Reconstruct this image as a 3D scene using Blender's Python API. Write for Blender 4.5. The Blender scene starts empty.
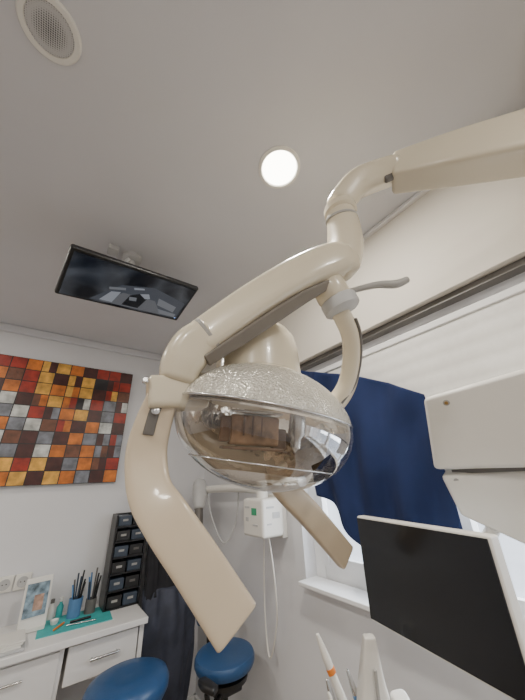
import bpy, math, random
from mathutils import Vector, Matrix, Euler
random.seed(4)
V=Vector
# ------------------------------------------------------------------ materials
def mat(name,col,rough=0.5,metal=0.0,noise=0.0,nscale=20,bump=0.0,bscale=60,emit=None,estr=0,coat=0.0,spec=None):
    m=bpy.data.materials.new(name); m.use_nodes=True
    nt=m.node_tree; b=nt.nodes['Principled BSDF']
    b.inputs['Base Color'].default_value=(*col,1)
    b.inputs['Roughness'].default_value=rough
    b.inputs['Metallic'].default_value=metal
    if coat: b.inputs['Coat Weight'].default_value=coat; b.inputs['Coat Roughness'].default_value=0.08
    if spec is not None: b.inputs['Specular IOR Level'].default_value=spec
    tc=nt.nodes.new('ShaderNodeTexCoord')
    if noise>0:
        n=nt.nodes.new('ShaderNodeTexNoise'); n.inputs['Scale'].default_value=nscale; n.inputs['Detail'].default_value=5
        r=nt.nodes.new('ShaderNodeValToRGB')
        r.color_ramp.elements[0].position=0.3; r.color_ramp.elements[1].position=0.7
        r.color_ramp.elements[0].color=(*[max(0,c*(1-noise)) for c in col],1)
        r.color_ramp.elements[1].color=(*[min(1,c*(1+noise)) for c in col],1)
        nt.links.new(tc.outputs['Object'],n.inputs['Vector']); nt.links.new(n.outputs['Fac'],r.inputs['Fac'])
        nt.links.new(r.outputs['Color'],b.inputs['Base Color'])
    if bump>0:
        n=nt.nodes.new('ShaderNodeTexNoise'); n.inputs['Scale'].default_value=bscale; n.inputs['Detail'].default_value=3
        bm=nt.nodes.new('ShaderNodeBump'); bm.inputs['Strength'].default_value=bump; bm.inputs['Distance'].default_value=0.01
        nt.links.new(tc.outputs['Object'],n.inputs['Vector']); nt.links.new(n.outputs['Fac'],bm.inputs['Height'])
        nt.links.new(bm.outputs['Normal'],b.inputs['Normal'])
    if emit: b.inputs['Emission Color'].default_value=(*emit,1); b.inputs['Emission Strength'].default_value=estr
    return m
M_ceil=mat('ceiling_paint',(0.64,0.64,0.665),0.8,noise=0.02,nscale=3,bump=0.03,bscale=200)
M_wall=mat('wall_paint',(0.70,0.70,0.72),0.75,noise=0.02,nscale=3,bump=0.04,bscale=150)
M_beam=mat('beam_paint',(0.69,0.65,0.58),0.75,noise=0.02,nscale=3)
M_trim=mat('trim_white',(0.8,0.8,0.8),0.5,noise=0.01)
M_floor=mat('floor_vinyl',(0.30,0.24,0.18),0.45,noise=0.15,nscale=8)
M_cream=mat('cream_plastic',(0.665,0.595,0.46),0.26,noise=0.02,nscale=6,coat=0.3)
M_cream2=mat('cream_plastic_tan',(0.59,0.49,0.36),0.32,noise=0.03,nscale=5,coat=0.2)  # darker, tanner cream for the lamp handles
M_whitep=mat('white_plastic',(0.76,0.74,0.69),0.35,noise=0.01)
M_greyp=mat('grey_plastic',(0.36,0.35,0.33),0.4,noise=0.03)
M_dgrey=mat('dark_grey_plastic',(0.13,0.12,0.11),0.45,noise=0.05)
M_chan=mat('channel_grey',(0.17,0.15,0.125),0.4,noise=0.05)
M_black=mat('black_plastic',(0.012,0.012,0.013),0.35,noise=0.1)
M_screen=mat('screen_black',(0.006,0.007,0.010),0.22,noise=0.05)
M_metal=mat('steel',(0.6,0.6,0.6),0.25,metal=1.0,noise=0.02)
M_chrome=mat('mirror_reflector',(0.80,0.74,0.66),0.05,metal=1.0,noise=0.04,nscale=9,bump=0.5,bscale=11)
M_tan=mat('reflection_tan',(0.30,0.17,0.085),0.25,noise=0.55,nscale=28)  # tan and brown imitate room reflections in the lamp cover
M_brown=mat('reflection_brown',(0.12,0.06,0.03),0.25,noise=0.4,nscale=20)
M_blue=mat('stool_vinyl_blue',(0.018,0.068,0.175),0.34,noise=0.06,nscale=30,bump=0.05,bscale=120)
M_desk=mat('desk_laminate',(0.78,0.77,0.76),0.4,noise=0.01)
M_teal=mat('teal_mat',(0.05,0.42,0.42),0.6,noise=0.08)
M_coat=mat('coat_black',(0.012,0.012,0.016),0.85,noise=0.2)
M_navy=mat('coat_navy',(0.045,0.052,0.08),0.65,noise=0.3,nscale=12)
M_binb=mat('bin_blue',(0.10,0.22,0.42),0.4,noise=0.1)
M_bind=mat('bin_slate',(0.035,0.05,0.075),0.35,noise=0.1)
M_orange=mat('orange_band',(0.75,0.22,0.03),0.4,noise=0.05)
M_green=mat('green_print',(0.05,0.35,0.18),0.5,noise=0.05)
M_lightgrey=mat('light_grey',(0.5,0.5,0.5),0.5,noise=0.03)
M_cloth=mat('blue_cloth',(0.007,0.019,0.080),0.92,noise=0.06,nscale=12,bump=0.12,bscale=300)

def mat_nodes(name):
    m=bpy.data.materials.new(name); m.use_nodes=True
    return m,m.node_tree,m.node_tree.nodes['Principled BSDF']
M_tex,nt,b=mat_nodes('textured_reflector')
b.inputs['Base Color'].default_value=(0.70,0.68,0.61,1); b.inputs['Roughness'].default_value=0.22; b.inputs['Metallic'].default_value=0.5
tc=nt.nodes.new('ShaderNodeTexCoord'); vo=nt.nodes.new('ShaderNodeTexVoronoi'); vo.inputs['Scale'].default_value=190
bm=nt.nodes.new('ShaderNodeBump'); bm.inputs['Strength'].default_value=0.8; bm.inputs['Distance'].default_value=0.004
nt.links.new(tc.outputs['Object'],vo.inputs['Vector']); nt.links.new(vo.outputs['Distance'],bm.inputs['Height']); nt.links.new(bm.outputs['Normal'],b.inputs['Normal'])
M_glass=bpy.data.materials.new('clear_cover'); M_glass.use_nodes=True
nt=M_glass.node_tree; nt.nodes.clear()
o=nt.nodes.new('ShaderNodeOutputMaterial'); mx=nt.nodes.new('ShaderNodeMixShader'); tr=nt.nodes.new('ShaderNodeBsdfTransparent'); gl=nt.nodes.new('ShaderNodeBsdfGlossy')
tr.inputs['Color'].default_value=(0.95,0.94,0.92,1); gl.inputs['Roughness'].default_value=0.03; gl.inputs['Color'].default_value=(0.95,0.95,0.95,1)
lw=nt.nodes.new('ShaderNodeLayerWeight'); lw.inputs['Blend'].default_value=0.5
mr=nt.nodes.new('ShaderNodeMapRange'); mr.inputs['To Min'].default_value=.06; mr.inputs['To Max'].default_value=.75
nt.links.new(lw.outputs['Facing'],mr.inputs['Value']); nt.links.new(mr.outputs[0],mx.inputs['Fac']); nt.links.new(tr.outputs[0],mx.inputs[1]); nt.links.new(gl.outputs[0],mx.inputs[2]); nt.links.new(mx.outputs[0],o.inputs['Surface'])
M_pane=bpy.data.materials.new('window_glass'); M_pane.use_nodes=True
nt=M_pane.node_tree; nt.nodes.clear()
o=nt.nodes.new('ShaderNodeOutputMaterial'); mx=nt.nodes.new('ShaderNodeMixShader'); tr=nt.nodes.new('ShaderNodeBsdfTransparent'); gl=nt.nodes.new('ShaderNodeBsdfGlossy')
gl.inputs['Roughness'].default_value=0.02; mx.inputs['Fac'].default_value=0.08
nt.links.new(tr.outputs[0],mx.inputs[1]); nt.links.new(gl.outputs[0],mx.inputs[2]); nt.links.new(mx.outputs[0],o.inputs['Surface'])
def emis(name,col,s):
    m=bpy.data.materials.new(name); m.use_nodes=True
    nt=m.node_tree; nt.nodes.clear(); o=nt.nodes.new('ShaderNodeOutputMaterial'); e=nt.nodes.new('ShaderNodeEmission')
    e.inputs[0].default_value=(*col,1); e.inputs[1].default_value=s; nt.links.new(e.outputs[0],o.inputs[0]); return m
M_led=emis('downlight_diffuser',(1.0,0.93,0.78),14)
M_grille,nt,b=mat_nodes('speaker_grille')
tc=nt.nodes.new('ShaderNodeTexCoord'); vo=nt.nodes.new('ShaderNodeTexVoronoi'); vo.inputs['Scale'].default_value=190; vo.inputs['Randomness'].default_value=0.0
rp=nt.nodes.new('ShaderNodeValToRGB'); rp.color_ramp.elements[0].position=0.3; rp.color_ramp.elements[0].color=(0.05,0.05,0.05,1); rp.color_ramp.elements[1].position=0.5; rp.color_ramp.elements[1].color=(0.5,0.5,0.5,1)
nt.links.new(tc.outputs['Object'],vo.inputs['Vector']); nt.links.new(vo.outputs['Distance'],rp.inputs['Fac']); nt.links.new(rp.outputs['Color'],b.inputs['Base Color'])

# ------------------------------------------------------------------ geometry helpers
def root(name,loc=(0,0,0)):
    e=bpy.data.objects.new(name,None); e.empty_display_size=0.05; e.location=loc
    bpy.context.collection.objects.link(e); return e
def mesh(name,vs,fs,m,parent=None,smooth=True,mats=None,idx=None):
    me=bpy.data.meshes.new(name); me.from_pydata([tuple(v) for v in vs],[],fs)
    for mm in (mats or [m]): me.materials.append(mm)
    if idx:
        for p,i in zip(me.polygons,idx): p.material_index=i
    for p in me.polygons: p.use_smooth=smooth
    me.update()
    import bmesh
    bb=bmesh.new(); bb.from_mesh(me); bmesh.ops.recalc_face_normals(bb,faces=bb.faces); bb.to_mesh(me); bb.free()
    ob=bpy.data.objects.new(name,me); bpy.context.collection.objects.link(ob)
    if parent:
        ob.parent=parent; ob.matrix_parent_inverse=Matrix.Translation(parent.location).inverted()
    return ob
def bevel(ob,w,seg=3):
    md=ob.modifiers.new('bevel','BEVEL'); md.width=w; md.segments=seg; md.limit_method='ANGLE'; md.angle_limit=math.radians(35)
    wn=ob.modifiers.new('wn','WEIGHTED_NORMAL'); wn.keep_sharp=True
    return ob
def box(name,c,s,m,parent=None,rot=None,bv=0.0,seg=3):
    R=(rot if isinstance(rot,Matrix) else (Euler(rot).to_matrix() if rot else Matrix.Identity(3)))
    vs=[V(c)+R@V((x*s[0]/2,y*s[1]/2,z*s[2]/2)) for x in(-1,1) for y in(-1,1) for z in(-1,1)]
    fs=[(0,1,3,2),(4,6,7,5),(0,4,5,1),(2,3,7,6),(0,2,6,4),(1,5,7,3)]
    ob=mesh(name,vs,fs,m,parent,smooth=bv>0)
    if bv: bevel(ob,bv,seg)
    return ob
def hexa(name,q,off,m,parent=None,bv=0.0,seg=3):
    q=[V(p) for p in q]; n=len(q)
    offs=off if isinstance(off,list) else [off]*n
    vs=q+[a+V(o) for a,o in zip(q,offs)]
    fs=[tuple(range(n)),tuple(reversed(range(n,2*n)))]+[(i,(i+1)%n,n+(i+1)%n,n+i) for i in range(n)]
    ob=mesh(name,vs,fs,m,parent,smooth=bv>0)
    if bv: bevel(ob,bv,seg)
    return ob
def cr(pts,k):
    n=len(pts); out=[]
    P=[pts[0]]+list(pts)+[pts[-1]]
    for i in range(n-1):
        p0,p1,p2,p3=P[i],P[i+1],P[i+2],P[i+3]
        for j in range(k):
            t=j/k
            out.append(tuple(0.5*((2*b)+(-a+c)*t+(2*a-5*b+4*c-d)*t*t+(-a+3*b-3*c+d)*t**3) for a,b,c,d in zip(p0,p1,p2,p3)))
    out.append(tuple(pts[-1])); return out
def loft(name,pts,m,parent=None,ref=(0,0,1),e=2.0,k=6,n=28,cap=0.01):
    S=cr(pts,k) if k>1 else [tuple(p) for p in pts]
    C=[V(s[:3]) for s in S]; rings=[]
    N=len(S); ref=V(ref).normalized(); frames=[]
    for i in range(N):
        T=(C[min(i+1,N-1)]-C[max(i-1,0)]).normalized()
        W=T.cross(ref)
        if W.length<0.05: W=frames[-1][1].copy() if frames else T.orthogonal()
        W.normalize(); Nn=W.cross(T).normalized(); frames.append((T,W,Nn))
    def ring(c,W,Nn,hw,ht):
        r=[]
        for j in range(n):
            a=2*math.pi*j/n; ca,sa=math.cos(a),math.sin(a)
            r.append(c+W*hw*math.copysign(abs(ca)**(2/e),ca)+Nn*ht*math.copysign(abs(sa)**(2/e),sa))
        return r
    def capr(i,sgn):
        T,W,Nn=frames[i]; hw,ht=S[i][3],S[i][4]; out=[]
        for q in range(1,6):
            a=q/5*math.pi/2
            d=cap*math.sin(a); sh=cap*(1-math.cos(a))
            out.append(ring(C[i]+T*sgn*d,W,Nn,max(hw-sh,hw*0.02),max(ht-sh,ht*0.02)))
        return out
    rings+=list(reversed(capr(0,-1)))
    for i in range(N):
        T,W,Nn=frames[i]; rings.append(ring(C[i],W,Nn,S[i][3],S[i][4]))
    rings+=capr(N-1,1)
    vs=[v for r in rings for v in r]; fs=[]
    for i in range(len(rings)-1):
        for j in range(n):
            fs.append((i*n+j,i*n+(j+1)%n,(i+1)*n+(j+1)%n,(i+1)*n+j))
    fs.append(tuple(reversed(range(n)))); L=(len(rings)-1)*n; fs.append(tuple(range(L,L+n)))
    return mesh(name,vs,fs,m,parent)
def tube(name,pts,r,m,parent=None,k=6,n=14):
    p=[(*q[:3],(q[3] if len(q)>3 else r),(q[3] if len(q)>3 else r)) for q in pts]
    d=V(p[-1][:3])-V(p[0][:3])
    ref=V((0.31,0.17,0.93)) if abs(d.normalized().z)<0.8 else V((0.9,0.3,0.1))
    return loft(name,p,m,parent,ref=ref,k=k,n=n,cap=min(r,p[0][3])*0.4)
def lathe(name,c,axis,prof,m,parent=None,n=40,sx=1,sy=1,xdir=None):
    A=V(axis).normalized(); X=V(xdir).normalized() if xdir else A.orthogonal().normalized()
    X=(X-A*X.dot(A)).normalized(); Y=A.cross(X); vs=[]; fs=[]
    for r,h in prof:
        for j in range(n):
            a=2*math.pi*j/n; vs.append(V(c)+A*h+X*r*sx*math.cos(a)+Y*r*sy*math.sin(a))
    for i in range(len(prof)-1):
        for j in range(n): fs.append((i*n+j,i*n+(j+1)%n,(i+1)*n+(j+1)%n,(i+1)*n+j))
    if prof[0][0]>1e-4: fs.append(tuple(range(n)))
    if prof[-1][0]>1e-4: fs.append(tuple(range((len(prof)-1)*n,len(prof)*n)))
    ob=mesh(name,vs,fs,m,parent)
    md=ob.modifiers.new('es','EDGE_SPLIT'); md.split_angle=math.radians(40)
    return ob

# ------------------------------------------------------------------ room
XL,XR,YF,YB,H=-2.2,1.2,-1.8,2.6,2.6
box('floor',((XL+XR)/2,(YF+YB)/2,-0.05),(XR-XL+.3,YB-YF+.3,0.1),M_floor)
box('ceiling',((XL+XR)/2,(YF+YB)/2,H+0.05),(XR-XL+.3,YB-YF+.3,0.1),M_ceil)
box('wall_back',((XL+XR)/2,YB+0.05,H/2),(XR-XL+.3,0.1,H),M_wall)
box('wall_front',((XL+XR)/2,YF-0.05,H/2),(XR-XL+.3,0.1,H),M_wall)
box('wall_left',(XL-0.05,(YF+YB)/2,H/2),(0.1,YB-YF,H),M_wall)
wy0,wy1,wz0,wz1=-0.9,1.33,0.97,1.98
def wallpiece(vs,fs,y0,y1,z0,z1):
    b0=len(vs)
    for x in(XR,XR+0.15):
        for y in(y0,y1):
            for z in(z0,z1): vs.append((x,y,z))
    for f in [(0,1,3,2),(4,6,7,5),(0,4,5,1),(2,3,7,6),(0,2,6,4),(1,5,7,3)]: fs.append(tuple(b0+i for i in f))
vs=[];fs=[]
wallpiece(vs,fs,YF,wy0,0,H);wallpiece(vs,fs,wy1,YB,0,H);wallpiece(vs,fs,wy0,wy1,0,wz0);wallpiece(vs,fs,wy0,wy1,wz1,H)
mesh('wall_right',vs,fs,M_wall,smooth=False)
box('beam_right',(1.16,(YF+YB)/2,2.345),(0.08,YB-YF,0.51),M_beam,bv=0.003)
box('trim_1',(XL/2+XR/2,YB-0.015,H-0.03),(XR-XL,0.03,0.06),M_ceil,bv=0.01)
box('beam_shadow_strip',(1.175,(YF+YB)/2,2.075),(0.05,YB-YF,0.025),M_dgrey)  # dark strip put in for the shadow line under the beam
box('trim_3',(1.11,(YF+YB)/2,H-0.01),(0.025,YB-YF,0.02),M_trim,bv=0.005)
box('baseboard_back',((XL+XR)/2,YB-0.008,0.05),(XR-XL,0.016,0.1),M_trim)
box('baseboard_right',(XR-0.008,(YF+YB)/2,0.05),(0.016,YB-YF,0.1),M_trim)
w=root('window_1',(XR+0.1,(wy0+wy1)/2,(wz0+wz1)/2))
fx=XR+0.11
for n,c,s in [('frame_bottom',(fx,(wy0+wy1)/2,wz0+.034),(.060,wy1-wy0-.004,.064)),('frame_top',(fx,(wy0+wy1)/2,wz1-.034),(.060,wy1-wy0-.004,.064)),
    ('frame_near',(fx,wy0+.033,(wz0+wz1)/2),(.066,.062,wz1-wz0-.004)),('frame_far',(fx,wy1-.036,(wz0+wz1)/2),(.066,.068,wz1-wz0-.004)),
    ('mullion_1',(fx,0.55,(wz0+wz1)/2),(.05,.06,wz1-wz0-.01)),('mullion_2',(fx,-.2,(wz0+wz1)/2),(.05,.06,wz1-wz0-.01)),
    ('sash_1',(fx-.024,0.92,wz0+.088),(.024,.70,.044)),('sash_2',(fx-.026,1.246,(wz0+wz1)/2),(.028,.04,wz1-wz0-.15)),('sash_3',(fx-.024,.10,wz0+.088),(.024,.80,.044))]:
    box(n,c,s,M_trim,w)
box('pane',(fx+.012,(wy0+wy1)/2,(wz0+wz1)/2),(.006,wy1-wy0-.1,wz1-wz0-.1),M_pane,w)
box('trim_4',(XR+0.005,(wy0+wy1)/2,wz0+.005),(0.13,wy1-wy0-.002,0.018),M_trim,bv=0.004)
M_blind=mat('blind_white',(0.78,0.77,0.74),0.6,noise=0.03,nscale=40)
vs=[];fs=[];N=9
for i in range(N*6+1):
    z=1.99-0.56*i/(N*6); x=1.168-0.0022*abs(math.sin(math.pi*i/6))
    vs+= [(x,-0.95,z),(x,1.22,z)]
for i in range(N*6): fs.append((2*i,2*i+1,2*i+3,2*i+2))
bl=root('window_blind',(1.165,.13,1.8))
mesh('slats',vs,fs,M_blind,bl)
box('headrail',(1.175,.13,1.995),(.035,2.2,.03),M_trim,bl,bv=.005)
box('bottom_rail',(1.163,.13,1.425),(.02,2.17,.025),M_trim,bl,bv=.004)

# ------------------------------------------------------------------ ceiling fittings
SX,SY=-.250,.572
sp=root('ceiling_speaker',(SX,SY,2.59))
lathe('rim',(SX,SY,2.6),(0,0,-1),[(.074,0),(.074,.005),(.070,.009),(.058,.009),(.056,.005)],M_whitep,sp)
lathe('grille',(SX,SY,2.6),(0,0,-1),[(.058,.003),(.056,.007),(.035,.009),(0.0001,.010)],M_grille,sp)
def downlight(x,y,r,e):
    d=root('ceiling_downlight_or_fill',(x,y,2.59))
    lathe('trim_ring',(x,y,2.6),(0,0,-1),[(r+.012,0),(r+.011,.005),(r,.008),(r-.004,.003)],M_whitep,d)
    lathe('diffuser',(x,y,2.6),(0,0,-1),[(r-.002,.002),(r-.01,.006),(.0001,.007)],M_led,d)
    l=bpy.data.lights.new('lamp','AREA'); l.shape='DISK'; l.size=r*2; l.energy=e; l.color=(1,.94,.84)
    o=bpy.data.objects.new('lamp',l); bpy.context.collection.objects.link(o); o.location=(x,y,2.585); o.parent=d
    o.matrix_parent_inverse=Matrix.Translation(d.location).inverted()
downlight(.512,.515,.074,16)
downlight(-.8,.3,.072,11)  # this one and those below are added fill lights, out of view
downlight(-.8,-1.0,.072,14)
downlight(.5,-1.0,.072,14)
downlight(-.9,1.7,.072,11)

# ------------------------------------------------------------------ painting
pc={'R':(.28,.020,.008),'O':(.50,.14,.015),'G':(.64,.34,.06),'D':(.055,.012,.010),'W':(.50,.51,.49),'S':(.16,.17,.20),'K':(.012,.010,.014),'B':(.14,.05,.025),'Y':(.70,.47,.16)}
rows=["BDRROGGODRRD",
      "RDOBRGDGGKDR",
      "OWDORGOGGDRB",
      "WRWWDBGOKRSD",
      "WWDSWRDOGDSR",
      "SWWDSWBRDOWD",
      "DWSWBDSDOSDR",
      "GOWGSDWOBOSD",
      "OGDYGRGDSOBR",
      "YGOGOGDGOSDO"]
keys=list(pc); pm=[mat('paint_'+k,pc[k],0.4,noise=0.45,nscale=16,bump=0.2,bscale=40) for k in keys]
pt=root('mosaic_painting',(-.1,2.58,1.915))
px0,px1,pz0,pz1=-.65,.452,1.48,2.352
box('canvas',((px0+px1)/2,2.583,(pz0+pz1)/2),(px1-px0,.034,pz1-pz0),M_black,pt)
vs=[];fs=[];ix=[];nc=12;nr=10
cw=(px1-px0)/nc;ch=(pz1-pz0)/nr
for r in range(nr):
    for c in range(nc):
        x0=px0+c*cw+.003;x1=px0+(c+1)*cw-.003;z1=pz1-r*ch-.003;z0=pz1-(r+1)*ch+.003
        b0=len(vs);y=2.5655-random.random()*.002
        if random.random()<.22:
            xm=(x0+x1)/2; vs+=[(x0,y,z0),(xm,y,z0),(xm,y,z1),(x0,y,z1),(xm,y,z0),(x1,y,z0),(x1,y,z1),(xm,y,z1)]
            fs+=[(b0,b0+1,b0+2,b0+3),(b0+4,b0+5,b0+6,b0+7)]; ix+=[keys.index(rows[r][c]),keys.index(random.choice(rows[r]))]
        else:
            vs+=[(x0,y,z0),(x1,y,z0),(x1,y,z1),(x0,y,z1)]; fs.append((b0,b0+1,b0+2,b0+3)); ix.append(keys.index(rows[r][c]))
mesh('tiles',vs,fs,None,pt,smooth=False,mats=pm,idx=ix)

# ------------------------------------------------------------------ ceiling tv
tv=root('ceiling_television',(.175,1.306,2.36))
TL,TR,BL,BR=V((-.125,1.137,2.345)),V((.479,1.240,2.441)),V((-.13,1.372,2.268)),V((.475,1.477,2.364))
ax=(TR-TL).normalized(); ay=((BL-TL)-ax*(BL-TL).dot(ax)).normalized(); an=ax.cross(ay).normalized()
if an.z>0: an=-an     # screen faces down
R=Matrix((ax,ay,an)).transposed()
c=(TL+TR+BL+BR)/4+ay*.004
box('case',c-an*.016,(.62,.275,.028),M_black,tv,rot=R,bv=.01)
box('case_back',c-an*.045,(.4,.17,.035),M_black,tv,rot=R,bv=.012)
M_tv,nt,b=mat_nodes('tv_screen_reflection')  # screen glow imitates a reflection of the room
b.inputs['Base Color'].default_value=(.006,.007,.010,1); b.inputs['Roughness'].default_value=.12
tc=nt.nodes.new('ShaderNodeTexCoord'); n1=nt.nodes.new('ShaderNodeTexVoronoi'); n1.inputs['Scale'].default_value=9
n2=nt.nodes.new('ShaderNodeTexNoise'); n2.inputs['Scale'].default_value=5; n2.inputs['Detail'].default_value=6; n2.inputs['Distortion'].default_value=1.0
mm=nt.nodes.new('ShaderNodeMath'); mm.operation='MULTIPLY'
rp=nt.nodes.new('ShaderNodeValToRGB'); rp.color_ramp.elements[0].position=.16; rp.color_ramp.elements[0].color=(.008,.009,.012,1); rp.color_ramp.elements[1].position=.5; rp.color_ramp.elements[1].color=(.12,.13,.15,1)
nt.links.new(tc.outputs['Object'],n1.inputs['Vector']); nt.links.new(tc.outputs['Object'],n2.inputs['Vector'])
nt.links.new(n1.outputs['Distance'],mm.inputs[0]); nt.links.new(n2.outputs['Fac'],mm.inputs[1]); nt.links.new(mm.outputs[0],rp.inputs['Fac'])
nt.links.new(rp.outputs['Color'],b.inputs['Emission Color']); b.inputs['Emission Strength'].default_value=.45
box('screen',c+an*.0,(.59,.242,.004),M_tv,tv,rot=R)
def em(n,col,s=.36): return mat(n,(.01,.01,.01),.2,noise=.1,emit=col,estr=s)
P_g=em('tv_reflection_grey',(.26,.27,.30)); P_d=em('tv_reflection_dark',(.015,.018,.025)); P_l=em('tv_reflection_light',(.58,.62,.70)); P_b=em('tv_reflection_blue',(.13,.145,.18)); P_m=em('tv_reflection_mid',(.36,.38,.42))
def poly(n,uv,m,off):
    vs=[c+an*off+ax*(u*.59)+ay*(v*.242) for u,v in uv]
    mesh(n,vs,[tuple(range(len(vs)))],m,tv,smooth=False)
poly('reflected_wall',[(-.30,.46),(.48,.46),(.48,-.05),(.14,-.24),(-.12,-.08)],P_b,.0026)  # glowing shapes painted as the room reflected in the screen
poly('reflected_floor',[(-.22,.46),(.32,.46),(.20,.10),(-.08,.10)],P_g,.0030)
poly('reflected_window',[(.22,.00),(.42,.12),(.42,.30),(.24,.20)],P_m,.0030)
poly('reflected_desk',[(.26,.30),(.46,.34),(.46,.44),(.30,.44)],P_m,.0030)
poly('reflected_chair',[(-.05,.42),(.09,.42),(.13,.08),(.06,.00),(-.02,.12)],P_d,.0034)
poly('reflected_chair_back',[(.05,.02),(.12,-.04),(.15,.08),(.11,.12)],P_l,.0038)
poly('reflected_screen',[(-.02,.16),(.04,.14),(.05,.24),(-.01,.26)],P_m,.0038)
poly('reflected_cabinet',[(-.23,.42),(-.13,.42),(-.10,.10),(-.17,.14)],P_l,.0038)
poly('reflected_shelf',[(-.20,.04),(-.08,-.04),(-.07,.02),(-.19,.10)],P_m,.0034)
poly('reflected_lamp',[(-.02,-.10),(.06,-.15),(.07,-.11),(-.01,-.05)],P_l,.0034)
poly('status_dot',[(.468,.44),(.478,.44),(.478,.46),(.468,.46)],em('tv_led',(.3,.5,1),2),.0040)
tube('mount_pole',[(.136,1.356,2.42),(.136,1.356,2.59)],.02,M_lightgrey,tv,k=1)
lathe('mount_cover',(.136,1.356,2.6),(0,0,-1),[(.050,0),(.050,.02),(.04,.03),(.02,.035)],M_lightgrey,tv)
box('mount_bracket',(.04,1.34,2.585),(.05,.06,.03),M_lightgrey,tv,bv=.006)
box('bracket_arm',(.09,1.34,2.50),(.02,.03,.14),M_lightgrey,tv,rot=(0,.5,0),bv=.003)

# ------------------------------------------------------------------ dental lamp
dl=root('dental_operatory_lamp',(.4,.4,1.9))
loft('ceiling_arm',[(.99,-.30,2.188,.056,.080),(.905,-.16,2.210,.054,.078),(.849,-.073,2.227,.052,.074),(.755,.056,2.250,.047,.064),(.676,.182,2.282,.040,.050)],M_cream,dl,ref=(0,0,1),e=8,cap=.012)
tube('arm_seam',[(.86,-.165,2.25),(.800,-.083,2.268),(.775,-.045,2.265),(.765,-.026,2.245)],.0018,M_greyp,dl)
lathe('ceiling_mount',(.99,-.30,2.10),(0,0,1),[(.06,0),(.07,.02),(.07,.20),(.05,.21),(.05,.43),(.10,.45),(.10,.50)],M_cream,dl)
loft('knuckle',[(.668,.190,2.292,.037,.044),(.630,.235,2.285,.040,.045),(.590,.275,2.262,.041,.044),(.560,.314,2.208,.042,.042)],M_cream,dl,ref=(0.5,0.7,.5),e=3.6,cap=.025)
loft('knuckle_gap',[(.655,.180,2.262,.010,.022),(.636,.205,2.252,.010,.020)],M_dgrey,dl,ref=(0,0,1),e=3,k=1,cap=.004)
lathe('neck_collar',(.556,.322,2.19),(0.05,.0,-1),[(.042,0),(.048,.006),(.048,.024),(.042,.030)],M_cream,dl)
loft('neck',[(.558,.324,2.170,.042,.042),(.564,.327,2.12,.046,.046),(.560,.333,2.05,.049,.049),(.545,.34,1.99,.049,.046),(.528,.350,1.96,.042,.040)],M_cream,dl,ref=(0,1,0),e=2.2,cap=.03)
loft('neck_ring',[(.558,.324,2.147,.0460,.0460),(.559,.325,2.143,.0460,.0460)],M_greyp,dl,ref=(0,1,0),k=1,e=2.2,cap=.002)
loft('balance_arm',[(.548,.334,1.972,.040,.036),(.510,.350,1.966,.050,.047),(.425,.397,1.914,.050,.047),(.319,.472,1.827,.048,.046),(.226,.524,1.738,.043,.043)],M_cream,dl,ref=(0,0,1),e=4,cap=.03)
loft('cable_channel',[(.478,.352,1.888,.011,.008),(.412,.390,1.842,.016,.010),(.305,.458,1.750,.016,.010),(.226,.498,1.682,.013,.008)],M_chan,dl,ref=(-.3,-.6,-.6),e=5,cap=.004)
loft('elbow',[(.230,.521,1.744,.0445,.0455),(.205,.535,1.718,.047,.048),(.188,.542,1.682,.044,.045),(.182,.546,1.65,.037,.039)],M_cream,dl,ref=(.2,.9,.2),e=3.4,cap=.014)
loft('elbow_seam',[(.236,.517,1.750,.0455,.0465),(.232,.520,1.746,.0455,.0465)],M_greyp,dl,ref=(0.2,.9,.2),e=3.6,k=1,cap=.001)
loft('elbow_lower',[(.240,.545,1.618,.029,.027),(.19,.548,1.618,.034,.030),(.135,.555,1.612,.032,.029)],M_cream,dl,ref=(0,1,0),e=6,cap=.006)
lathe('swivel_body',(.492,.374,1.93),(.35,-.1,-.9),[(.035,0),(.042,.01),(.044,.06),(.040,.07)],M_cream,dl)
lathe('swivel_cap',(.522,.366,1.868),(.35,-.1,-.9),[(.044,0),(.048,.006),(.048,.030),(.040,.038),(.02,.042)],M_lightgrey,dl,n=12)
tube('brake_lever',[(.535,.340,1.880,.007),(.590,.292,1.893,.009),(.632,.261,1.893,.011),(.655,.240,1.903,.009)],.009,M_greyp,dl)
loft('yoke',[(.535,.372,1.835,.026,.024),(.578,.385,1.785,.026,.024),(.604,.415,1.725,.026,.024),(.606,.448,1.665,.025,.023),(.580,.480,1.62,.024,.022),(.535,.502,1.600,.024,.020)],M_cream,dl,ref=(0.3,-.9,.2),e=2.5,cap=.012)
loft('yoke_cable_groove',[(.562,.350,1.812,.005,.004),(.584,.36,1.78,.006,.004),(.608,.390,1.723,.006,.004),(.610,.423,1.667,.006,.004),(.585,.455,1.622,.005,.004)],M_dgrey,dl,ref=(0.3,-.9,.2),e=2.5,cap=.003)
lathe('head_housing',(.395,.555,1.62),(.02,-.02,1),[(.118,0),(.117,.04),(.115,.07),(.113,.105),(.110,.145),(.102,.180),(.084,.203),(.050,.216),(.0001,.219)],M_cream,dl,sx=1.0,sy=.85,xdir=(1,-.1,0))
lathe('head_housing_rim',(.395,.555,1.672),(.02,-.02,1),[(.116,0),(.121,.004),(.121,.016),(.114,.020)],M_cream,dl,sx=1.0,sy=.85,xdir=(1,-.1,0))
loft('housing_bracket',[(.20,.555,1.640,.024,.018),(.26,.555,1.655,.026,.02),(.32,.555,1.66,.026,.02)],M_cream,dl,ref=(0,-.5,.8),e=4,cap=.01)
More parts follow.
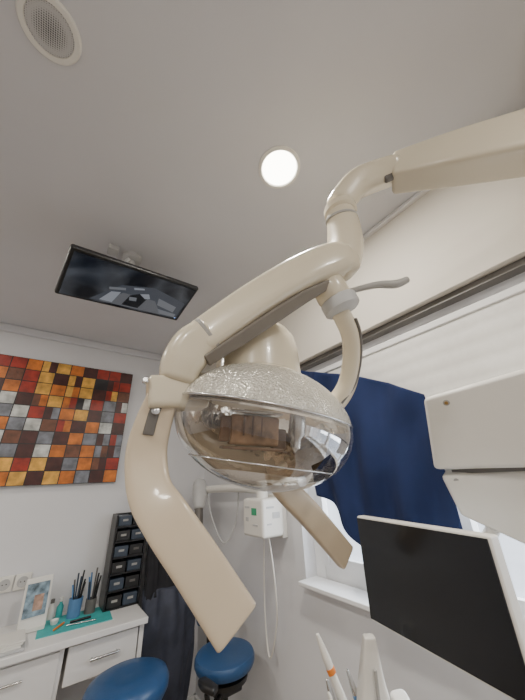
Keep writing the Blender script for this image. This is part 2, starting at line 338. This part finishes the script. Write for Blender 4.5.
# optical head : lens-shaped body split into faceted reflector (top) and clear cover (bottom)
HC=V((.400,.515,1.562)); EL=V((1,-.10,-.12)).normalized(); EE=V((.0,.14,-1)); EE=(EE-EL*EE.dot(EL)).normalized(); EF=EL.cross(EE).normalized()
if EF.y>0: EF=-EF
RA,RB_,RC=.221,.125,.137
def sh(t,a,sc=1.0):
    s=max(math.sin(t),1e-3)
    return HC-EE*(RC*math.cos(t)*sc)+EL*(RA*s*math.cos(a)*sc)+EF*(RB_*s*math.sin(a)*sc)
def ell(name,t0,t1,m,sc=1.0,nt_=26,n=64,a0=0,a1=360):
    vs=[];fs=[]
    full=(a1-a0)>=360; cols=n if full else n+1
    for i in range(nt_+1):
        t=math.radians(t0+(t1-t0)*i/nt_)
        for j in range(cols):
            vs.append(sh(t,math.radians(a0+(a1-a0)*j/n),sc))
    for i in range(nt_):
        for j in range(n): fs.append((i*cols+j,i*cols+(j+1)%cols,(i+1)*cols+(j+1)%cols,(i+1)*cols+j))
    return mesh(name,vs,fs,m,dl)
TS=80
ell('reflector_back',0,TS,M_tex)
ell('reflector_mirror',0,TS+4,M_chrome,sc=.955)
ell('reflector_bowl',TS+4,146,M_chrome,sc=.93,a0=195,a1=345)
ell('clear_cover_shell',TS,180,M_glass,sc=1.0)
for deg,r_,nm in ((TS,.0028,'cover_rim'),(128,.0016,'cover_edge')):
    pts=[(*sh(math.radians(deg),2*math.pi*j/48),r_) for j in range(49)]
    tube(nm,pts,r_,M_metal,dl,k=1,n=8)
RB=Matrix((EL,EF,EE)).transposed()@Euler((0.0,0.08,.25)).to_matrix()
BC=HC-EL*.060+EE*.022+EF*.030
box('reflection_block',BC,(.105,.028,.060),M_tan,dl,rot=RB,bv=.006)  # blocks and fins here stand in for brown reflections in the cover
box('reflection_block_side',BC+EL*.062+EE*.010,(.030,.024,.045),M_brown,dl,rot=RB,bv=.004)
box('reflection_block_side_2',BC-EL*.064+EE*.006,(.022,.024,.050),M_brown,dl,rot=RB,bv=.004)
box('reflection_block_lower',BC+EE*.036,(.125,.045,.006),M_brown,dl,rot=RB,bv=.002)
box('reflection_block_top',BC-EE*.036,(.11,.04,.005),M_metal,dl,rot=RB,bv=.002)
for i in range(4): box('reflection_fin_%d'%i,BC+EF*.015+EL*(-.03+.02*i)-EE*.006,(.003,.004,.040),M_brown,dl,rot=RB)
lathe('bulb_socket',HC+EL*.07-EE*.05,EE,[(.02,0),(.02,.06),(.012,.07),(.012,.09),(.0001,.1)],M_metal,dl)
# handles
NH=(-.30,-.93,.10)
loft('handle_near',[(.160,.557,1.605,.030,.020),(.150,.568,1.55,.034,.021),(.147,.573,1.50,.036,.020),(.156,.556,1.44,.036,.018),(.182,.530,1.395,.038,.017),(.225,.505,1.335,.038,.016),(.282,.480,1.255,.038,.014)],M_cream2,dl,ref=NH,e=6,cap=.005)
loft('handle_slot',[(.147,.538,1.592,.010,.004),(.143,.546,1.57,.010,.004),(.139,.551,1.535,.010,.004)],M_dgrey,dl,ref=NH,e=3,cap=.002)
lathe('handle_bolt',(.145,.541,1.575),NH,[(.008,0),(.008,.006),(.005,.008)],M_metal,dl,n=16)
lathe('handle_bolt_2',(.118,.535,1.628),NH,[(.006,0),(.006,.008),(.004,.010)],M_metal,dl,n=16)
loft('handle_far',[(.47,.60,1.475,.030,.014),(.501,.613,1.433,.031,.015),(.60,.622,1.355,.032,.015),(.725,.636,1.249,.032,.014)],M_cream2,dl,ref=NH,e=6,cap=.005)

# ------------------------------------------------------------------ blue cloth over the window
vs=[];fs=[];NU,NV=80,56
def lerp(a,b,t): return a+(b-a)*t
def piece(keys,u):
    for (u0,v0),(u1,v1) in zip(keys,keys[1:]):
        if u<=u1: return lerp(v0,v1,(u-u0)/(u1-u0))
    return keys[-1][1]
for i in range(NU+1):
    u=i/NU
    zt=piece([(0,2.03),(.3,1.95),(.55,1.885),(.8,1.80),(1,1.715)],u)
    zb=piece([(0,1.37),(.12,1.33),(.35,1.20),(.5,1.17),(.75,1.23),(1,1.25)],u)
    for j in range(NV+1):
        v=j/NV
        yt=lerp(1.12,.470,u); yb=lerp(1.08,.468,u)
        y=lerp(yt,yb,v); z=lerp(zt,zb,v)
        f=.015*math.sin(u*26+v*4+1.2*math.sin(v*3))*(.45+.55*v)+.011*math.sin(u*12-v*5)+.010*math.sin((u+v*.6)*19)*(1-v*.6)
        vs.append((1.098+f-.010*math.sin(math.pi*v),y+.004*math.sin(v*9+u*5)*(1-u),z+.012*math.sin(u*15)*(v)))
for i in range(NU):
    for j in range(NV):
        a=i*(NV+1)+j; fs.append((a,a+1,a+NV+2,a+NV+1))
cl=mesh('blue_cloth_drape',vs,fs,M_cloth)
md=cl.modifiers.new('s','SOLIDIFY'); md.thickness=.003

# ------------------------------------------------------------------ white housings + monitor
hs=root('monitor_arm_housing',(1.0,.3,1.5))
A=(.888,.389,1.655);B=(.936,.104,1.681);D=(1.002,.192,1.446);E=(.962,.450,1.454)
hexa('upper_housing',[A,B,D,E],V((.12,.005,.02)),M_whitep,hs,bv=.014)
A2=(.985,.445,1.437);B2=(1.056,.215,1.447);D2=(1.088,.25,1.225);E2=(1.045,.447,1.325)
hexa('lower_housing',[A2,B2,D2,E2],V((.055,.005,.02)),M_whitep,hs,bv=.012)
nrm=(V(B)-V(A)).cross(V(E)-V(A)).normalized()
if nrm.x>0: nrm=-nrm
M_brass=mat('brass_screw',(.35,.22,.07),.4,metal=.6,noise=.1)
for i,(a,bb) in enumerate([(.22,.15),(.30,.86),(.62,.80),(.95,.12)]):
    p=V(A)+(V(B)-V(A))*a+(V(E)-V(A))*bb
    lathe('screw_%d'%(i+1),p-nrm*.003,nrm,[(.0090,0),(.0090,.0045),(.007,.005)],M_greyp,hs,n=16)
    lathe('screw_recess_%d'%(i+1),p-nrm*.003,nrm,[(.005,0),(.005,.0065),(.0001,.0065)],M_brass,hs,n=10)
nr2=(V(B2)-V(A2)).cross(V(E2)-V(A2)).normalized()
if nr2.x>0: nr2=-nr2
for i,(a,bb) in enumerate([(.15,.15),(.75,.18)]):
    p=V(A2)+(V(B2)-V(A2))*a+(V(E2)-V(A2))*bb
    lathe('lower_screw_%d'%(i+1),p-nr2*.003,nr2,[(.008,0),(.008,.0045),(.006,.005)],M_greyp,hs,n=16)
box('seam',(1.04,.32,1.447),(.05,.2,.012),M_dgrey,hs)
tube('hinge_arm',[(1.12,.36,1.34),(1.06,.42,1.25),(.90,.48,1.20)],.018,M_whitep,hs)
mo=root('flat_monitor',(.82,.48,1.2))
TL,TR,BL=V((.851,.675,1.327)),V((.773,.291,1.321)),V((.842,.653,1.077))
ax=(TR-TL).normalized(); ay=((BL-TL)-ax*(BL-TL).dot(ax)).normalized(); an=ax.cross(ay).normalized()
if an.x>0: an=-an
R=Matrix((ax,ay,an)).transposed(); W=(TR-TL).length; Hh=(BL-TL).length
c=TL+ax*W/2+ay*Hh/2
box('case',c-an*.018,(W+.008,Hh+.008,.032),M_whitep,mo,rot=R,bv=.005)
box('back_bulge',c-an*.05,(W*.7,Hh*.7,.04),M_whitep,mo,rot=R,bv=.012)
box('screen',c,(W-.002,Hh-.004,.004),M_screen,mo,rot=R,bv=.001)

# ------------------------------------------------------------------ wall x-ray unit
xr=root('wall_xray_unit',(1.1,1.6,1.25))
by=1.53
box('control_box',(1.085,by,1.257),(.15,.20,.19),M_whitep,xr,bv=.016)
box('wall_plate',(1.18,by,1.257),(.04,.16,.22),M_whitep,xr,bv=.006)
for i,(dy,dz,s,m) in enumerate([(.05,.05,(.003,.05,.010),M_lightgrey),(-.02,.03,(.003,.05,.035),M_green),(.05,-.01,(.003,.03,.02),M_lightgrey),(-.03,-.035,(.003,.05,.008),M_lightgrey)]):
    box('label_%d'%i,(1.0095,by+dy,1.257+dz),s,m,xr)
for i,(dx,dz,s,m) in enumerate([(-.02,.05,(.05,.003,.010),M_lightgrey),(.02,.01,(.05,.003,.03),M_lightgrey),(-.03,-.03,(.03,.003,.008),M_lightgrey)]):
    box('front_label_%d'%i,(1.085+dx,by-.1005,1.257+dz),s,m,xr)
tube('extension_arm',[(1.10,by+.02,1.395),(1.10,1.9,1.405),(1.09,2.34,1.395)],.026,M_whitep,xr)
lathe('arm_pivot',(1.10,by+.02,1.345),(0,0,1),[(.035,0),(.035,.09),(.025,.10)],M_whitep,xr)
loft('tube_head',[(1.05,2.36,1.44,.05,.05),(1.03,2.30,1.36,.055,.055),(1.01,2.26,1.28,.04,.04)],M_lightgrey,xr,ref=(1,0,0),e=2.5,cap=.02)
lathe('collimator',(1.0,2.24,1.27),(-.1,-.3,-1),[(.03,0),(.03,.1),(.026,.1)],M_dgrey,xr)
tube('cord',[(1.09,by-.04,1.165),(1.10,by-.06,1.0),(1.12,by-.04,.80),(1.14,by+.06,.62),(1.16,by+.12,.75),(1.15,by+.1,1.0),(1.12,by+.04,1.165)],.0045,M_whitep,xr)
tube('head_cord',[(1.09,2.3,1.38),(1.04,2.1,1.22),(1.06,1.95,1.08),(1.12,1.9,1.2),(1.12,1.86,1.38)],.005,M_lightgrey,xr)

# ------------------------------------------------------------------ desk
dk=root('desk',(-.2,2.38,.4))
box('top',(-.26,2.375,.735),(1.87,.45,.03),M_desk,dk,bv=.004)
box('carcass_left',(-.45,2.40,.36),(1.46,.38,.72),M_desk,dk,bv=.003)
box('side_panel',(.655,2.39,.36),(.025,.40,.72),M_desk,dk,bv=.003)
box('drawer_right',(.465,2.20,.63),(.34,.022,.15),M_desk,dk,bv=.003)
box('drawer_box',(.465,2.38,.63),(.33,.34,.13),M_desk,dk,bv=.003)
for i in range(3):
    box('drawer_left_%d'%(i+1),(.03,2.205,.60-.21*i),(.46,.02,.195),M_desk,dk,bv=.003)
    tube('handle_left_%d'%(i+1),[(-.06,2.175,.64-.21*i),(.12,2.175,.64-.21*i)],.005,M_metal,dk,k=1)
tube('handle_right',[(.40,2.165,.635),(.54,2.165,.635)],.006,M_metal,dk,k=1)
for xx in(.41,.53): tube('handle_post',[(xx,2.165,.635),(xx,2.195,.635)],.004,M_metal,dk,k=1)
box('teal_work_mat',(.33,2.395,.7515),(.36,.26,.003),M_teal,rot=(0,0,-.06))
og=root('drawer_organizer',(.58,2.47,1.0))
OX=.575
box('back',(OX,2.55,1.01),(.20,.02,.52),M_black,og,bv=.004)
for sx in(-.1,.1): box('side',(OX+sx,2.48,1.01),(.012,.16,.52),M_black,og,bv=.003)
for i in range(6):
    z=.765+i*.088
    box('shelf_%d'%i,(OX,2.48,z-.01),(.2,.16,.008),M_black,og)
    for j in range(2):
        box('bin_%d_%d'%(i,j),(OX-.047+.094*j,2.47,z+.025),(.086,.14,.06),[M_black,M_bind][(i+j)%2],og,bv=.005)
        box('bin_label_%d_%d'%(i,j),(OX-.047+.094*j,2.398,z+.030),(.034,.003,.012),[M_greyp,M_dgrey][(i*j)%2],og)
pcup=root('instrument_cup',(.33,2.44,.8))
lathe('cup',(.32,2.46,.753),(0,0,1),[(.035,0),(.038,.09),(.033,.09),(.03,.01),(.0001,.01)],M_binb,pcup,n=24)
lathe('cup_2',(.405,2.46,.753),(0,0,1),[(.03,0),(.03,.07),(.026,.07),(.024,.01),(.0001,.01)],M_dgrey,pcup,n=24)
for i in range(15):
    a=i*2.4; bx=(.32 if i<8 else .405)+.015*math.cos(a); by_=2.46+.012*math.sin(a)
    tube('tool_%d'%i,[(bx,by_,.77),(bx+.012*math.cos(a),by_+.012*math.sin(a),.88+.012*(i%4)),(bx+.018*math.cos(a),by_+.018*math.sin(a),.91+.02*(i%4))],.005,[M_black,M_dgrey,M_bind,M_black,M_binb][i%5],pcup,k=1,n=8)
mt=root('bench_tools',(.35,2.33,.76))
tube('probe',[(.28,2.33,.758),(.42,2.30,.758)],.004,M_metal,mt,k=1,n=8)
tube('burnisher',[(.30,2.36,.760),(.40,2.36,.760)],.006,M_black,mt,k=1,n=8)
tube('brush',[(.22,2.31,.759),(.27,2.38,.759)],.005,M_orange,mt,k=1,n=8)
dp=root('dappen_dish',(.235,2.345,.76))
lathe('bowl',(.225,2.42,.753),(0,0,1),[(.016,0),(.018,.004),(.022,.020),(.019,.020),(.012,.006),(.0001,.006)],M_whitep,dp,n=24)
gb=root('glove_box',(-.13,2.50,.80))
box('carton',(-.14,2.50,.795),(.16,.10,.085),M_whitep,gb,bv=.004)
box('carton_band',(-.14,2.449,.795),(.16,.002,.03),M_binb,gb)
ds=root('display_stand',(.11,2.4,.87))
Rr=Euler((-.22,0,.15)).to_matrix()
M_pic=mat('display_picture',(.20,.28,.34),.25,noise=.7,nscale=30)
M_skin=mat('display_photo_warm',(.40,.25,.18),.35,noise=.4,nscale=35)
box('frame',(.115,2.42,.875),(.13,.014,.23),M_whitep,ds,rot=Rr,bv=.006)
box('picture',(.1138,2.411,.89),(.105,.004,.15),M_pic,ds,rot=Rr)
box('picture_portrait',(.125,2.4085,.875),(.045,.004,.07),M_skin,ds,rot=Rr)
box('foot',(.12,2.43,.762),(.12,.09,.02),M_whitep,ds,bv=.004)
for i in range(2):
    bt=root('small_bottle',(.205+.045*i,2.52,.8))
    lathe('body',(.205+.045*i,2.52,.753),(0,0,1),[(.017,0),(.018,.05),(.008,.065),(.008,.075)],[M_whitep,M_teal][i],bt,n=20)
    lathe('cap',(.205+.045*i,2.52,.828),(0,0,1),[(.011,0),(.011,.018),(.006,.02)],[M_dgrey,M_whitep][i],bt,n=16)
pb=root('paper_tray',(.0,2.27,.78))
box('tray',(-.02,2.26,.757),(.24,.18,.012),M_lightgrey,pb,bv=.003)
for i in range(3): box('sheets_%d'%i,(-.02+.004*i,2.262,.767+.009*i),(.21,.15,.008),M_whitep,pb,rot=(0,0,.03*i))
so=root('wall_socket',(-.02,2.59,.95))
for i in range(2):
    x=-.055+.085*i
    box('plate_%d'%i,(x,2.592,.952),(.08,.014,.08),M_whitep,so,bv=.004)
    lathe('well_%d'%i,(x,2.585,.952),(0,-1,0),[(.027,-.002),(.027,.004),(.022,.004),(.021,.0005),(.0001,.0005)],M_lightgrey,so,n=28)
    for s in(-1,1): lathe('hole_%d_%d'%(i,s),(x+.009*s,2.584,.952),(0,-1,0),[(.003,0),(.003,.0015),(.0001,.0015)],M_black,so,n=10)

# ------------------------------------------------------------------ hanging coat
ct=root('hanging_coat',(.86,2.42,.9))
def garment(name,rows_,m,folds,amp,ph=0):
    vs=[];fs=[];n=72
    for (x,y,z,hw,hd) in cr(rows_,6):
        for j in range(n):
            a=2*math.pi*j/n
            k=1+amp*math.sin(folds*a+z*5+ph)+amp*.5*math.sin((2*folds+1)*a-z*9)
            vs.append((x+hw*k*math.cos(a),min(y+hd*k*math.sin(a),2.585),z))
    R_=len(vs)//n
    for i in range(R_-1):
        for j in range(n): fs.append((i*n+j,i*n+(j+1)%n,(i+1)*n+(j+1)%n,(i+1)*n+j))
    fs.append(tuple(range(n)));fs.append(tuple(range((R_-1)*n,R_*n)))
    return mesh(name,vs,fs,m,ct)
garment('jacket',[(.82,2.52,1.40,.03,.03),(.82,2.50,1.33,.08,.05),(.83,2.48,1.22,.10,.06),(.83,2.45,1.05,.11,.07),(.84,2.42,.90,.12,.08),(.855,2.40,.78,.145,.09)],M_coat,6,.09)
garment('hanging_sleeve',[(.745,2.42,1.13,.03,.03),(.74,2.39,.98,.045,.04),(.745,2.37,.82,.045,.04),(.75,2.37,.72,.04,.035)],M_coat,4,.08)
garment('lower_layer',[(.86,2.39,.82,.145,.095),(.87,2.37,.68,.165,.11),(.88,2.37,.54,.165,.11),(.88,2.38,.32,.155,.10),(.88,2.38,.15,.145,.09)],M_navy,5,.11)
tube('hook',[(.82,2.6,1.46),(.82,2.54,1.45),(.82,2.52,1.40)],.008,M_metal,ct)

# ------------------------------------------------------------------ stools
def stool(cx,cy,zs,r,ang,prof):
    s=root('dental_stool',(cx,cy,zs))
    lathe('seat',(cx,cy,zs-.09),(0,0,1),prof,M_blue,s,sx=1.0,sy=.93,xdir=(math.cos(ang),math.sin(ang),0))
    lathe('seat_pan',(cx,cy,zs-.115),(0,0,1),[(r*.5,0),(r*.7,.01),(r*.72,.03)],M_black,s)
    lathe('gas_lift',(cx,cy,.10),(0,0,1),[(.035,0),(.035,.22),(.018,.23),(.018,zs-.2)],M_black,s,n=20)
    box('mechanism',(cx,cy,zs-.13),(.14,.12,.04),M_black,s,bv=.01)
    tube('lever',[(cx,cy,zs-.13),(cx-.12,cy-.08,zs-.14),(cx-.16,cy-.11,zs-.15)],.006,M_black,s)
    for i in range(5):
        a=ang+i*2*math.pi/5; ex,ey=cx+.19*math.cos(a),cy+.19*math.sin(a)
        loft('leg_%d'%i,[(cx+.02*math.cos(a),cy+.02*math.sin(a),.12,.022,.018),(ex,ey,.08,.014,.010)],M_black,s,ref=(0,0,1),e=3,k=2,cap=.005)
        lathe('caster_%d'%i,(ex-.012*math.sin(a),ey+.012*math.cos(a),.027),(math.sin(a),-math.cos(a),0),[(.02,0),(.027,.004),(.027,.02),(.02,.024)],M_black,s,n=18)
        tube('caster_stem_%d'%i,[(ex,ey,.045),(ex,ey,.085)],.007,M_metal,s,k=1,n=8)
    return s
r=.185
stool(.52,1.86,.645,r,.3,[(r*.6,0),(r*.92,.01),(r,.035),(r*1.01,.06),(r*.94,.085),(r*.75,.10),(r*.4,.104),(.0001,.10)])
r=.165
s2=stool(.960,1.74,.655,r,.9,[(r*.7,.03),(r*.95,.036),(r*1.0,.05),(r*1.0,.068),(r*.95,.080),(r*.80,.085),(r*.4,.080),(.0001,.078)])
loft('back_cushion',[(.90,1.945,.74,.035,.02),(.975,1.95,.76,.05,.024),(1.05,1.905,.75,.035,.02)],M_blue,s2,ref=(.3,1,.1),e=3,cap=.012)
tube('back_bracket',[(.965,1.74,.54),(.985,1.965,.56),(.98,1.975,.74)],.011,M_black,s2)
tube('arm_rest_post',[(.960,1.74,.53),(.83,1.62,.53),(.790,1.595,.60)],.011,M_black,s2)
loft('arm_rest_pad',[(.790,1.64,.625,.022,.014),(.787,1.59,.63,.026,.016),(.805,1.55,.625,.022,.014)],M_black,s2,ref=(0,0,1),e=3,cap=.01)

# ------------------------------------------------------------------ delivery unit with handpieces
du=root('dental_instrument_unit',(.76,.66,.8))
box('tray_head',(.80,.66,.82),(.26,.30,.07),M_whitep,du,bv=.02)
tube('support_arm',[(.86,.66,.80),(.98,.80,.70),(1.02,.95,.45),(1.0,1.0,.02)],.03,M_whitep,du)
lathe('foot',(1.0,1.0,0),(0,0,1),[(.15,0),(.15,.02),(.05,.04)],M_whitep,du)
loft('holder_block',[(.775,.66,.86,.048,.026),(.770,.65,.94,.042,.022),(.765,.64,1.00,.028,.018),(.760,.625,1.075,.015,.010)],M_whitep,du,ref=(-.5,-.8,0),e=5,cap=.004)
loft('holder_block_2',[(.83,.62,.86,.03,.024),(.81,.60,.96,.020,.018)],M_whitep,du,ref=(-.5,-.8,0),e=3.5,k=3,cap=.006)
loft('holder_block_slot',[(.757,.625,.92,.004,.003),(.752,.615,1.02,.004,.003)],M_greyp,du,ref=(-.5,-.8,0),e=3.5,k=1,cap=.001)
def handpiece(p0,p1,r,m,band):
    p0,p1=V(p0),V(p1); d=p1-p0
    pts=[(*(p0+d*t),r*s,r*s) for t,s in ((0,1),(.35,1.05),(.6,.85),(.75,.95),(.9,.7),(1,.45))]
    loft('handpiece',pts,m,du,ref=(.3,-.8,.2),k=4,n=18,cap=.003)
    q=p0+d*.62; loft('band',[(*q,r*.98,r*.98),(*(q+d*.05),r*1.02,r*1.02)],band,du,ref=(.3,-.8,.2),k=1,n=18,cap=.001)
handpiece((.745,.69,.87),(.695,.745,1.062),.011,M_whitep,M_orange)
handpiece((.715,.70,.86),(.690,.72,.985),.008,M_metal,M_teal)
handpiece((.70,.68,.86),(.672,.70,.975),.008,M_whitep,M_binb)
handpiece((.76,.66,.87),(.735,.69,1.0),.008,M_metal,M_binb)
tube('hose',[(.745,.69,.87),(.72,.62,.75),(.76,.56,.6),(.85,.62,.72),(.84,.66,.8)],.007,M_lightgrey,du)

# ------------------------------------------------------------------ light
wd=bpy.data.worlds.new('sky'); bpy.context.scene.world=wd; wd.use_nodes=True
bg=wd.node_tree.nodes['Background']; bg.inputs[0].default_value=(.80,.88,1,1); bg.inputs[1].default_value=2.5
l=bpy.data.lights.new('daylight','AREA'); l.shape='RECTANGLE'; l.size=1.0; l.size_y=2.2; l.energy=70; l.color=(.86,.93,1)
o=bpy.data.objects.new('daylight',l); bpy.context.collection.objects.link(o); o.location=(1.75,.2,1.7); o.rotation_euler=(0,math.radians(90),0)

# ------------------------------------------------------------------ camera
cam=bpy.data.cameras.new('camera'); co=bpy.data.objects.new('camera',cam); bpy.context.collection.objects.link(co)
cam.sensor_fit='VERTICAL'; cam.sensor_height=36; cam.lens=278/700*36; cam.clip_start=.02
cx=V((0.8134,-0.5807,-0.0424)).normalized(); cz=V((-0.5410,-0.7272,-0.4221)).normalized(); cy=cz.cross(cx).normalized(); cx=cy.cross(cz)
m4=Matrix((cx,cy,cz)).transposed().to_4x4(); m4.translation=V((0,0,1.45)); co.matrix_world=m4
bpy.context.scene.camera=co
